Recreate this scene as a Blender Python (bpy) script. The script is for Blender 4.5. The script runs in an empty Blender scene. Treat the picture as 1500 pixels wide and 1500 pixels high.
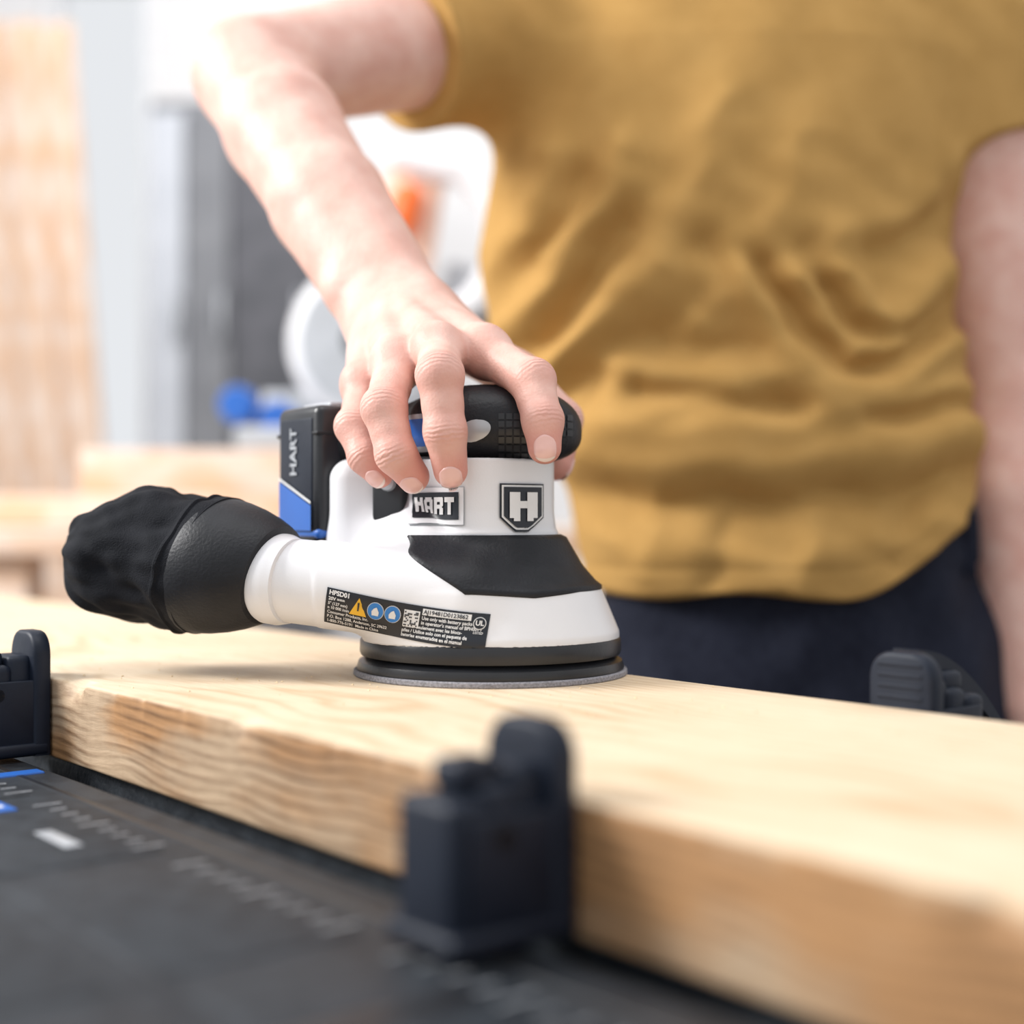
import bpy, bmesh, math, random
import numpy as np
from mathutils import Vector, Matrix, noise
from mathutils.bvhtree import BVHTree
random.seed(3); np.random.seed(3)
S = bpy.context.scene
S.view_settings.view_transform = 'Standard'
EYE = 1.024          # height of the camera above the floor
BT = 0.95            # board top
TT = 0.914           # bench top

# ------------------------------------------------------------------ helpers
def new_mesh(name, verts, faces, mat=None, parent=None, smooth=True, loc=None, rotz=0):
    me = bpy.data.meshes.new(name)
    me.from_pydata([tuple(v) for v in verts], [], [tuple(f) for f in faces])
    me.update()
    ob = bpy.data.objects.new(name, me)
    S.collection.objects.link(ob)
    if mat: me.materials.append(mat)
    if smooth:
        me.polygons.foreach_set('use_smooth', [True]*len(me.polygons))
    if parent: ob.parent = parent
    if loc: ob.location = loc
    if rotz: ob.rotation_euler[2] = rotz
    return ob

def empty(name, loc=(0,0,0), rotz=0):
    e = bpy.data.objects.new(name, None); S.collection.objects.link(e)
    e.empty_display_size = .05
    e.location = loc; e.rotation_euler[2] = rotz
    return e

def rbox(name, size, loc, bev, mat, parent=None, rot=(0,0,0), seg=3):
    bm = bmesh.new()
    bmesh.ops.create_cube(bm, size=1)
    bmesh.ops.scale(bm, vec=size, verts=bm.verts)
    if bev > 0:
        bmesh.ops.bevel(bm, geom=bm.edges[:], offset=min(bev, min(size)*.49), segments=seg, profile=.5, affect='EDGES')
    me = bpy.data.meshes.new(name); bm.to_mesh(me); bm.free()
    ob = bpy.data.objects.new(name, me); S.collection.objects.link(ob)
    me.materials.append(mat)
    me.polygons.foreach_set('use_smooth', [True]*len(me.polygons))
    try: me.set_sharp_from_angle(angle=math.radians(35))
    except Exception: pass
    if parent: ob.parent = parent
    ob.location = loc; ob.rotation_euler = rot
    return ob

def loft(name, rings, mat, parent=None, cap=True, smooth=True, loc=None, rotz=0):
    n = len(rings[0]); V = []; F = []
    for r in rings: V += [tuple(p) for p in r]
    for i in range(len(rings)-1):
        for j in range(n):
            a = i*n+j; b = i*n+(j+1) % n
            F.append((a, b, b+n, a+n))
    if cap:
        F.append(tuple(range(n))[::-1]); F.append(tuple(range((len(rings)-1)*n, len(rings)*n)))
    ob = new_mesh(name, V, F, mat, parent, smooth, loc, rotz)
    if smooth:
        try: ob.data.set_sharp_from_angle(angle=math.radians(40))
        except Exception: pass
    bm = bmesh.new(); bm.from_mesh(ob.data); bmesh.ops.recalc_face_normals(bm, faces=bm.faces[:]); bm.to_mesh(ob.data); bm.free()
    return ob

def lathe(name, prof, mat, parent=None, origin=(0,0,0), axis=(0,0,1), n=72, cap=True):
    ax = Vector(axis).normalized()
    t = Vector((0,0,1)) if abs(ax.z) < .9 else Vector((1,0,0))
    e1 = ax.cross(t).normalized(); e2 = ax.cross(e1)
    O = Vector(origin); rings = []
    for r, z in prof:
        rings.append([O+ax*z+(e1*math.cos(a)+e2*math.sin(a))*r for a in [2*math.pi*i/n for i in range(n)]])
    return loft(name, rings, mat, parent, cap)

# ---------------- signed distance modelling
def smin(a, b, k):
    return np.minimum(a, b) - np.maximum(k-np.abs(a-b), 0)**2/(4*k)
def smax(a, b, k):
    return -smin(-a, -b, k)
def seg(p, a, b, ra, rb):
    a = np.array(a, np.float32); b = np.array(b, np.float32)
    ab = b-a; pa = p-a
    t = np.clip(pa@ab/float(ab@ab), 0, 1)
    q = pa - t[:, None]*ab
    return np.sqrt((q*q).sum(1)) - (ra+(rb-ra)*t)
def ell(p, c, r):
    r = np.array(r, np.float32)
    q = (p-np.array(c, np.float32))/r
    return (np.sqrt((q*q).sum(1))-1)*r.min()
def sbox(p, c, h, r):
    q = np.abs(p-np.array(c, np.float32))-(np.array(h, np.float32)-r)
    return np.sqrt((np.maximum(q, 0)**2).sum(1))+np.minimum(q.max(1), 0)-r
def sgrad(fn, V, e):
    g = np.zeros_like(V)
    for k in range(3):
        d = np.zeros(3); d[k] = e
        g[:, k] = (fn((V+d).astype(np.float32))-fn((V-d).astype(np.float32)))/(2*e)
    return g

def sdf_surface(fn, lo, hi, h, iters=4, cs=5, relax=2):
    lo = np.array(lo, np.float32); hi = np.array(hi, np.float32)
    n = (np.ceil((hi-lo)/h/cs).astype(int)+1)*cs
    ch = h*cs
    cn = n//cs
    gx = [lo[i]+(np.arange(cn[i])+.5)*ch - h*.5 for i in range(3)]
    P = np.stack(np.meshgrid(*gx, indexing='ij'), -1).reshape(-1, 3).astype(np.float32)
    C = fn(P).reshape(cn)
    G = C.astype(np.float32).repeat(cs, 0).repeat(cs, 1).repeat(cs, 2)
    M = np.abs(G) < ch*1.9
    idx = np.argwhere(M)
    vals = np.empty(len(idx), np.float32)
    for s in range(0, len(idx), 400000):
        vals[s:s+400000] = fn((lo+idx[s:s+400000]*h).astype(np.float32))
    G[M] = vals
    I = G < 0
    cnt = np.zeros(np.array(I.shape)-1, np.uint8)
    for a in (0, 1):
        for b in (0, 1):
            for c in (0, 1):
                cnt += I[a:I.shape[0]-1+a, b:I.shape[1]-1+b, c:I.shape[2]-1+c]
    act = (cnt > 0) & (cnt < 8)
    cells = np.argwhere(act)
    vid = -np.ones(act.shape, np.int32); vid[act] = np.arange(len(cells))
    acc = np.zeros((len(cells), 3)); num = np.zeros(len(cells))
    cor = [(a, b, c) for a in (0, 1) for b in (0, 1) for c in (0, 1)]
    for i in range(8):
        for j in range(i+1, 8):
            A = np.array(cor[i]); B = np.array(cor[j])
            if np.abs(A-B).sum() != 1: continue
            ca = cells+A; cb = cells+B
            va = G[ca[:, 0], ca[:, 1], ca[:, 2]]; vb = G[cb[:, 0], cb[:, 1], cb[:, 2]]
            m = (va < 0) != (vb < 0)
            t = np.where(m, va/(va-vb+1e-12), 0)
            acc += np.where(m[:, None], ca+t[:, None]*(B-A), 0); num += m
    V = lo + acc/num[:, None]*h
    F = []
    for ax in range(3):
        o1, o2 = (ax+1) % 3, (ax+2) % 3
        sl0 = [slice(None)]*3; sl1 = [slice(None)]*3
        sl0[ax] = slice(0, -1); sl1[ax] = slice(1, None)
        for s in (sl0, sl1):
            s[o1] = slice(1, -1); s[o2] = slice(1, -1)
        a = I[tuple(sl0)]; b = I[tuple(sl1)]
        e = np.argwhere(a != b)
        if len(e) == 0: continue
        ins = a[e[:, 0], e[:, 1], e[:, 2]]
        base = e.copy(); base[:, o1] += 1; base[:, o2] += 1
        q = []
        for d1, d2 in ((-1, -1), (0, -1), (0, 0), (-1, 0)):
            c = base.copy(); c[:, o1] += d1; c[:, o2] += d2
            q.append(vid[c[:, 0], c[:, 1], c[:, 2]])
        q = np.stack(q, 1)
        q[~ins] = q[~ins][:, ::-1]
        F.append(q)
    F = np.concatenate(F)
    F = F[(F >= 0).all(1)]
    for _ in range(relax):
        V = laplace(V, F, .6)
    e = h*.25
    for _ in range(iters):
        f = fn(V.astype(np.float32)); g = sgrad(fn, V, e)
        gn = (g*g).sum(1)
        st = (f/np.maximum(gn, .15))[:, None]*g
        ln = np.sqrt((st*st).sum(1)); st *= np.minimum(1, h/np.maximum(ln, 1e-9))[:, None]
        V = V-st*.8
    return V, F
def laplace(V, F, w):
    sm = np.zeros_like(V); cn_ = np.zeros(len(V))
    for k in range(4):
        a = F[:, k]; b = F[:, (k+1) % 4]
        np.add.at(sm, a, V[b]); np.add.at(cn_, a, 1)
        np.add.at(sm, b, V[a]); np.add.at(cn_, b, 1)
    return V*(1-w)+w*sm/np.maximum(cn_, 1)[:, None]

def sdf_obj(name, fn, lo, hi, h, mat, parent=None, **kw):
    V, F = sdf_surface(fn, lo, hi, h, **kw)
    ob = new_mesh(name, V.tolist(), F.tolist(), mat, parent)
    return ob, V, F

# ------------------------------------------------------------------ materials
def nodes(name):
    m = bpy.data.materials.new(name); m.use_nodes = True
    nt = m.node_tree; b = nt.nodes['Principled BSDF']
    return m, nt, b
def pmat(name, col, rough=.5, col2=None, nscale=30, bump=0, bscale=300, metal=0, spec=.5, coat=0, det=4, stretch=(1,1,1), emit=0):
    m, nt, b = nodes(name)
    N = nt.nodes; L = nt.links
    tc = N.new('ShaderNodeTexCoord'); mp = N.new('ShaderNodeMapping'); mp.inputs['Scale'].default_value = stretch
    L.new(tc.outputs['Object'], mp.inputs[0])
    nz = N.new('ShaderNodeTexNoise'); nz.inputs['Scale'].default_value = nscale; nz.inputs['Detail'].default_value = det
    L.new(mp.outputs[0], nz.inputs[0])
    mx = N.new('ShaderNodeMix'); mx.data_type = 'RGBA'
    c2 = col2 if col2 else tuple(c*.88 for c in col)
    mx.inputs[6].default_value = (*col, 1); mx.inputs[7].default_value = (*c2, 1)
    mr = N.new('ShaderNodeMapRange'); mr.inputs[1].default_value = .35; mr.inputs[2].default_value = .65
    L.new(nz.outputs[0], mr.inputs[0]); L.new(mr.outputs[0], mx.inputs[0]); L.new(mx.outputs[2], b.inputs['Base Color'])
    b.inputs['Roughness'].default_value = rough; b.inputs['Metallic'].default_value = metal
    b.inputs['Specular IOR Level'].default_value = spec
    b.inputs['Coat Weight'].default_value = coat
    if bump:
        n2 = N.new('ShaderNodeTexNoise'); n2.inputs['Scale'].default_value = bscale; n2.inputs['Detail'].default_value = 3
        L.new(mp.outputs[0], n2.inputs[0])
        bp = N.new('ShaderNodeBump'); bp.inputs['Strength'].default_value = bump; bp.inputs['Distance'].default_value = .001
        L.new(n2.outputs[0], bp.inputs['Height']); L.new(bp.outputs[0], b.inputs['Normal'])
    return m

def skin_mat():
    m, nt, b = nodes('skin'); N = nt.nodes; L = nt.links
    tc = N.new('ShaderNodeTexCoord')
    nz = N.new('ShaderNodeTexNoise'); nz.inputs['Scale'].default_value = 55; nz.inputs['Detail'].default_value = 6
    L.new(tc.outputs['Object'], nz.inputs[0])
    mr = N.new('ShaderNodeMapRange'); mr.inputs[1].default_value = .35; mr.inputs[2].default_value = .7
    L.new(nz.outputs[0], mr.inputs[0])
    mx = N.new('ShaderNodeMix'); mx.data_type = 'RGBA'
    mx.inputs[6].default_value = (.78, .51, .43, 1); mx.inputs[7].default_value = (.68, .38, .31, 1)
    L.new(mr.outputs[0], mx.inputs[0])
    at = N.new('ShaderNodeAttribute'); at.attribute_name = 'red'
    m2 = N.new('ShaderNodeMix'); m2.data_type = 'RGBA'; m2.inputs[7].default_value = (.60, .20, .16, 1)
    L.new(at.outputs['Fac'], m2.inputs[0]); L.new(mx.outputs[2], m2.inputs[6]); L.new(m2.outputs[2], b.inputs['Base Color'])
    b.inputs['Roughness'].default_value = .52; b.inputs['Specular IOR Level'].default_value = .38
    b.inputs['Subsurface Weight'].default_value = .08; b.inputs['Subsurface Radius'].default_value = (1, .35, .2); b.inputs['Subsurface Scale'].default_value = .004
    ct = N.new('ShaderNodeAttribute'); ct.attribute_name = 'crease_t'
    cm = N.new('ShaderNodeAttribute'); cm.attribute_name = 'crease_m'
    n3 = N.new('ShaderNodeTexNoise'); n3.inputs['Scale'].default_value = 260; L.new(tc.outputs['Object'], n3.inputs[0])
    ad = N.new('ShaderNodeMath'); ad.operation = 'MULTIPLY_ADD'; ad.inputs[1].default_value = 2.4; L.new(n3.outputs[0], ad.inputs[0]); L.new(ct.outputs['Fac'], ad.inputs[2])
    ml = N.new('ShaderNodeMath'); ml.operation = 'MULTIPLY'; ml.inputs[1].default_value = 3.0; L.new(ad.outputs[0], ml.inputs[0])
    sn = N.new('ShaderNodeMath'); sn.operation = 'SINE'; L.new(ml.outputs[0], sn.inputs[0])
    mm = N.new('ShaderNodeMath'); mm.operation = 'MULTIPLY'; L.new(sn.outputs[0], mm.inputs[0]); L.new(cm.outputs['Fac'], mm.inputs[1])
    vo = N.new('ShaderNodeTexVoronoi'); vo.inputs['Scale'].default_value = 800; L.new(tc.outputs['Object'], vo.inputs[0])
    m3 = N.new('ShaderNodeMath'); m3.operation = 'MULTIPLY_ADD'; m3.inputs[1].default_value = .35; L.new(vo.outputs[0], m3.inputs[0]); L.new(mm.outputs[0], m3.inputs[2])
    m4 = N.new('ShaderNodeMath'); m4.operation = 'MULTIPLY_ADD'; m4.inputs[1].default_value = 1.0; L.new(n3.outputs[0], m4.inputs[0]); L.new(m3.outputs[0], m4.inputs[2])
    bp = N.new('ShaderNodeBump'); bp.inputs['Strength'].default_value = .42; bp.inputs['Distance'].default_value = .0006
    L.new(m4.outputs[0], bp.inputs['Height']); L.new(bp.outputs[0], b.inputs['Normal'])
    return m

def wood_mat(name, light, dark, edge_l, edge_d, scale=70, offs=(0, .03, .11), dist=2.5, lo=.45, hi=1.15, bump=.12):
    m, nt, b = nodes(name); N = nt.nodes; L = nt.links
    tc = N.new('ShaderNodeTexCoord')
    # warp the grain so that the rings wander
    wn = N.new('ShaderNodeTexNoise'); wn.inputs['Scale'].default_value = 6; wn.inputs['Detail'].default_value = 2
    L.new(tc.outputs['Object'], wn.inputs[0])
    wm = N.new('ShaderNodeVectorMath'); wm.operation = 'SCALE'; wm.inputs[3].default_value = .030; L.new(wn.outputs['Color'], wm.inputs[0])
    wa = N.new('ShaderNodeVectorMath'); wa.operation = 'ADD'; L.new(tc.outputs['Object'], wa.inputs[0]); L.new(wm.outputs[0], wa.inputs[1])
    mp = N.new('ShaderNodeMapping')
    mp.inputs['Location'].default_value = offs; mp.inputs['Scale'].default_value = (.12, 1, 1)
    L.new(wa.outputs[0], mp.inputs[0])
    wv = N.new('ShaderNodeTexWave'); wv.wave_type = 'RINGS'; wv.rings_direction = 'X'; wv.wave_profile = 'SIN'
    wv.inputs['Scale'].default_value = scale; wv.inputs['Distortion'].default_value = dist*3; wv.inputs['Detail'].default_value = 3
    wv.inputs['Detail Scale'].default_value = .35
    L.new(mp.outputs[0], wv.inputs[0])
    pw = N.new('ShaderNodeMath'); pw.operation = 'POWER'; pw.inputs[1].default_value = 2.6; L.new(wv.outputs['Fac'], pw.inputs[0])
    nz = N.new('ShaderNodeTexNoise'); nz.inputs['Scale'].default_value = 520; nz.inputs['Detail'].default_value = 6; nz.inputs['Roughness'].default_value = .65
    mp2 = N.new('ShaderNodeMapping'); mp2.inputs['Scale'].default_value = (.06, 1, 1)
    L.new(wa.outputs[0], mp2.inputs[0]); L.new(mp2.outputs[0], nz.inputs[0])
    big = N.new('ShaderNodeTexNoise'); big.inputs['Scale'].default_value = 10; big.inputs['Detail'].default_value = 5; L.new(tc.outputs['Object'], big.inputs[0])
    a = N.new('ShaderNodeMath'); a.operation = 'MULTIPLY_ADD'; a.inputs[1].default_value = .85
    L.new(nz.outputs[0], a.inputs[0])
    a0 = N.new('ShaderNodeMath'); a0.operation = 'MULTIPLY'; L.new(pw.outputs[0], a0.inputs[0])
    sc_ = N.new('ShaderNodeMapRange'); sc_.inputs[1].default_value = .38; sc_.inputs[2].default_value = .62; sc_.inputs[3].default_value = .08; sc_.inputs[4].default_value = .38
    L.new(big.outputs[0], sc_.inputs[0]); L.new(sc_.outputs[0], a0.inputs[1])
    L.new(a0.outputs[0], a.inputs[2])
    a2 = N.new('ShaderNodeMath'); a2.operation = 'MULTIPLY_ADD'; a2.inputs[1].default_value = .5; L.new(big.outputs[0], a2.inputs[0]); L.new(a.outputs[0], a2.inputs[2])
    mr = N.new('ShaderNodeMapRange'); mr.inputs[1].default_value = lo; mr.inputs[2].default_value = hi
    L.new(a2.outputs[0], mr.inputs[0])
    top = N.new('ShaderNodeMix'); top.data_type = 'RGBA'; top.inputs[6].default_value = (*light, 1); top.inputs[7].default_value = (*dark, 1)
    pn = N.new('ShaderNodeTexNoise'); pn.inputs['Scale'].default_value = 16; pn.inputs['Detail'].default_value = 6
    mp3 = N.new('ShaderNodeMapping'); mp3.inputs['Scale'].default_value = (.6, 1, 1.6); L.new(tc.outputs['Object'], mp3.inputs[0]); L.new(mp3.outputs[0], pn.inputs[0])
    pr = N.new('ShaderNodeMapRange'); pr.inputs[1].default_value = .42; pr.inputs[2].default_value = .56; L.new(pn.outputs[0], pr.inputs[0])
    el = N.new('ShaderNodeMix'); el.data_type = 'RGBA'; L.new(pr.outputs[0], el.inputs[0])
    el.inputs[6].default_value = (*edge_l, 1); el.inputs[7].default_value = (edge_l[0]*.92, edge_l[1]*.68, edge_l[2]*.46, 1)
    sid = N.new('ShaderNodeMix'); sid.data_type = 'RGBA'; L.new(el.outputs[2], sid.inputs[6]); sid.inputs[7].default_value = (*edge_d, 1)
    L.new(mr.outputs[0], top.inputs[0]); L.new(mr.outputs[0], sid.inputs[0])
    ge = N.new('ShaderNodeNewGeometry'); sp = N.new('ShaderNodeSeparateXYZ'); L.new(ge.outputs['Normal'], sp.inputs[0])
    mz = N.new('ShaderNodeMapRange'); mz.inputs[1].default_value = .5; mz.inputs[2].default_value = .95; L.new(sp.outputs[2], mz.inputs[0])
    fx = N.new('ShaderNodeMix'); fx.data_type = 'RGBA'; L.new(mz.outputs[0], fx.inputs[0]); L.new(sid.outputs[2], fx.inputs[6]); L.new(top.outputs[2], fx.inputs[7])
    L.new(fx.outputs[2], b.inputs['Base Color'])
    b.inputs['Roughness'].default_value = .6; b.inputs['Specular IOR Level'].default_value = .3
    # cross-grain saw marks + fibres
    sw_ = N.new('ShaderNodeTexNoise'); sw_.inputs['Scale'].default_value = 240; mp4 = N.new('ShaderNodeMapping'); mp4.inputs['Scale'].default_value = (1, .15, .12)
    L.new(tc.outputs['Object'], mp4.inputs[0]); L.new(mp4.outputs[0], sw_.inputs[0])
    hb = N.new('ShaderNodeMath'); hb.operation = 'MULTIPLY_ADD'; hb.inputs[1].default_value = .8; L.new(sw_.outputs[0], hb.inputs[0]); L.new(a.outputs[0], hb.inputs[2])
    bs = N.new('ShaderNodeMapRange'); bs.inputs[1].default_value = 0; bs.inputs[2].default_value = 1; bs.inputs[3].default_value = bump*4; bs.inputs[4].default_value = bump
    L.new(mz.outputs[0], bs.inputs[0])
    bp = N.new('ShaderNodeBump'); bp.inputs['Distance'].default_value = .0008; L.new(bs.outputs[0], bp.inputs['Strength'])
    L.new(hb.outputs[0], bp.inputs['Height']); L.new(bp.outputs[0], b.inputs['Normal'])
    return m

M_white = pmat('white_plastic', (.78, .78, .80), .32, (.74, .74, .76), 20, .05, 900)
M_black = pmat('black_rubber', (.008, .009, .012), .5, (.014, .015, .019), 60, .25, 700, spec=.32)
M_blackg = pmat('black_plastic', (.011, .012, .015), .34, (.016, .017, .020), 60, .08, 500)
M_navy = pmat('dark_navy_plastic', (.006, .010, .021), .5, (.009, .014, .027), 60, .1, 300, spec=.3)
M_fabric = pmat('bag_fabric', (.004, .005, .008), .85, (.010, .011, .015), 90, .6, 1500, spec=.2)
M_blue = pmat('blue_plastic', (.02, .13, .50), .4, (.02, .11, .43))
M_label = pmat('label_black', (.010, .013, .020), .35)
M_print = pmat('label_print', (.80, .80, .80), .5)
M_yellow = pmat('label_yellow', (.85, .48, .03), .5)
M_lblue = pmat('label_blue', (.03, .22, .62), .5)
M_grey = pmat('grey_plastic', (.45, .47, .50), .3)
M_silver = pmat('silver_trim', (.50, .52, .55), .3, metal=.4)
M_abr = pmat('abrasive_sheet', (.20, .195, .21), .9, (.33, .32, .35), 900, .5, 1500)
M_skin = skin_mat()
M_nail = pmat('nail', (.82, .52, .47), .20, (.76, .45, .40), 60, spec=.6)
M_nailtip = pmat('nail_edge', (.86, .72, .66), .25)
M_shirt = pmat('mustard_cotton', (.50, .295, .098), .9, (.455, .265, .085), 40, .6, 900, spec=.1, det=9)
M_pants = pmat('navy_denim', (.009, .011, .022), .85, (.015, .018, .032), 200, .4, 900, spec=.2)
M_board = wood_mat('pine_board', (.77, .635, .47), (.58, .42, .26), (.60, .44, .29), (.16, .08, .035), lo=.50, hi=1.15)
M_wood2 = wood_mat('pale_lumber', (.80, .68, .58), (.70, .54, .44), (.78, .64, .54), (.62, .47, .38), 20, (0, .1, .2), bump=.05)
M_bench = pmat('bench_resin', (.009, .012, .017), .55, (.024, .030, .038), 90, .5, 300, det=10, spec=.35)
M_steel = pmat('steel', (.35, .36, .38), .35, metal=.8)

# ------------------------------------------------------------------ frame of the bench/board
U = Vector((-.633, .774, 0)).normalized(); Nn = Vector((.774, .633, 0)).normalized()
YAW = math.atan2(-U.y, -U.x)
def SP(s, p, z=0): 
    v = U*s+Nn*p; return Vector((v.x, v.y, z))

# ------------------------------------------------------------------ wooden board
def build_board():
    L_, W_, T_ = 1.80, .212, .036
    prof = []
    def corner(cy, cz, a0, r, n=4):
        return [(cy+r*math.cos(math.radians(a0+90*i/n)), cz+r*math.sin(math.radians(a0+90*i/n))) for i in range(n+1)]
    r = .0016
    prof += corner(W_/2-r, T_/2-r, 0, r); 
    for i in range(1, 24): prof.append((W_/2-r-(W_-2*r)*i/24, T_/2))
    for i in range(1, 8): prof.append((-W_/2+r+.0088*(1-i/8), T_/2))
    prof += corner(-W_/2+r, T_/2-r, 90, r)
    for i in range(1, 12): prof.append((-W_/2, T_/2-r-(T_-2*r)*i/12))
    prof += corner(-W_/2+r, -T_/2+r, 180, r)
    prof += corner(W_/2-r, -T_/2+r, 270, r)
    rings = []
    ns = 1500
    for i in range(ns+1):
        x = -L_/2+L_*i/ns
        ring = []
        for (y, z) in prof:
            yy, zz = y, z
            d = math.hypot(y+W_/2, z-T_/2)
            if d < .009:
                k = 1-d/.009
                c = max(0, noise.noise((x*26, 3, 1))-.12)*.009 + max(0, noise.noise((x*110, 8, 2))-.05)*.0016
                yy += c*k; zz -= c*k*.7
            if y < -W_/2+.0005:
                yy += noise.noise((x*30, z*60, 5))*.0003
            ring.append((x, yy, zz))
        rings.append(ring)
    c = SP(.55, .352)
    return loft('wooden_board', rings, M_board, None, True, True, (c.x, c.y, BT-T_/2), YAW)
build_board()

# ------------------------------------------------------------------ workbench
def build_bench():
    s0, s1, p0, p1 = -.18, .80, .045, .60
    cs, cp = (s0+s1)/2, (p0+p1)/2
    c = SP(cs, cp)
    B = empty('portable_workbench', (c.x, c.y, 0), YAW)
    Ls, Wp = s1-s0, p1-p0
    def X(s): return -(s-cs)
    def Y(p): return p-cp
    T = .03; D = TT-.0005
    rbox('jaw_near', (Ls, .236-p0, T), (0, Y((p0+.236)/2), D-T/2), .004, M_bench, B)
    rbox('jaw_far', (Ls, p1-.252, T), (0, Y((p1+.252)/2), D-T/2), .004, M_bench, B)
    rbox('under_frame', (Ls-.06, Wp-.08, .045), (0, 0, D-T-.0235), .006, M_blackg, B)
    for k, p in enumerate((.075, .219)):
        rbox('rib_%d' % k, (Ls-.08, .003, .0012), (0, Y(p), D-.0002), .0004, M_blackg, B)
    for k in range(8):
        s = s0+.075+k*.118
        rbox('tile_%d' % k, (.104, .058, .0012), (X(s), Y(.178), D-.0002), .0005, M_bench, B)
        rbox('tile_b_%d' % k, (.104, .052, .0012), (X(s), Y(.112), D-.0002), .0005, M_bench, B)
        for j in range(9):
            rbox('tick_%d_%d' % (k, j), (.0010, .006 if j % 4 else .011, .0003), (X(s)-.044+.011*j, Y(.205), D+.0004), 0, M_grey, B)
    rbox('track_0', (.009, .17, .003), (X(.600), Y(.145), D-.0007), .0008, M_blue, B)
    rbox('track_1', (.011, .15, .003), (X(.258), Y(.125), D-.0008), .0008, M_blackg, B)
    rbox('badge', (.040, .013, .0012), (X(.545), Y(.186), D+.0004), .0004, M_blue, B)
    for k in range(4): rbox('badge_mark_%d' % k, (.004, .007, .0004), (X(.533+.008*k), Y(.186), D+.0011), 0, M_print, B)
    rbox('plate', (.028, .006, .0006), (X(.470), Y(.186), D+.0005), .0002, M_grey, B)
    for sx in (-1, 1):
        for sy in (-1, 1):
            x = sx*(Ls/2-.10); y = sy*(Wp/2-.07)
            a = Vector((x, y, TT-.05)); b = Vector((x+sx*.05, y+sy*.04, .0))
            rings = []
            for q in (a, b):
                rings.append([q+Vector((dx*.018, dy*.018, 0)) for dx, dy in ((-1,-1),(1,-1),(1,1),(-1,1))])
            loft('leg_%d%d' % (sx+1, sy+1), rings, M_blackg, B, smooth=False)
        rbox('stretcher_%d' % (sx+1), (.02, Wp-.10, .03), (sx*(Ls/2-.075), 0, .42), .004, M_blackg, B)
    rbox('lower_shelf', (Ls-.13, .28, .02), (0, 0, .445), .004, M_bench, B)
build_bench()

def build_clamp(name, s, p, side):
    c = SP(s, p)
    yaw = YAW if side > 0 else YAW+math.pi
    C = empty(name, (c.x, c.y, TT+.0016), yaw)
    w, h, r = .0145, .0555, .010
    n = 12
    out = [(-w, 0)]
    for i in range(n+1):
        a = math.pi-math.pi/2*i/n; out.append((-w+r+r*math.cos(a), h-r+r*math.sin(a)))
    for i in range(n+1):
        a = math.pi/2-math.pi/2*i/n; out.append((w-r+r*math.cos(a), h-r+r*math.sin(a)))
    out.append((w, 0))
    rings = []
    for y, sh in ((-.0085, .0016), (-.0080, .0006), (-.0070, 0), (-.0016, 0), (-.0006, .0006), (-.0002, .0016)):
        rings.append([(x*(1-sh/w), y, z*(1-sh/h)) for x, z in out])
    loft('pad', rings, M_navy, C)
    for k in range(5):
        rbox('tooth_%d' % k, (.020, .0008, .0016), (0, -.0002, .034+k*.0042), .0003, M_navy, C)
    rbox('body_upper', (.019, .012, .045), (0, -.0125, .0225), .003, M_navy, C)
    rbox('body_mid', (.022, .012, .041), (0, -.0225, .0205), .003, M_navy, C)
    rbox('body_lower', (.024, .012, .038), (0, -.0335, .019), .003, M_navy, C)
    rbox('cam_knob', (.013, .014, .008), (0, -.026, .043), .0025, M_navy, C)
    rbox('foot', (.030, .040, .006), (0, -.021, .003), .002, M_navy, C)
    for k in (-1, 1):
        rbox('web_%d' % (k+1), (.002, .034, .030), (k*.0125, -.018, .019), .0008, M_navy, C)
    for k in range(3):
        rbox('slot_%d' % k, (.025, .0035, .003), (0, -.0125-.0095*k, .030-.004*k), .0008, M_blackg, C)
    lathe('pivot', [(.0, -.0135), (.003, -.0135), (.0035, -.013), (.0035, .013), (.003, .0135), (0, .0135)], M_blackg, C, (0, -.024, .028), (1, 0, 0), 24)
    return C
build_clamp('bench_clamp', .642, .2455, 1)
build_clamp('bench_clamp', .287, .2455, 1)
c3 = build_clamp('bench_clamp', .327, .4585, -1)
rings = []
for i in range(15):
    t = i/14; y = -.010-.058*t; z = .050-.030*t*t
    rings.append([(.004+dx*.006, y, z+dz*(.006-.003*t)) for dx, dz in ((-1,-1),(1,-1),(1,1),(-1,1))])
loft('lever', rings, M_navy, c3)
for k in range(4):
    rbox('lever_rib_%d' % k, (.006, .0025, .020-.003*k), (.010, -.018-.010*k, .034-.004*k), .0006, M_navy, c3)

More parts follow.
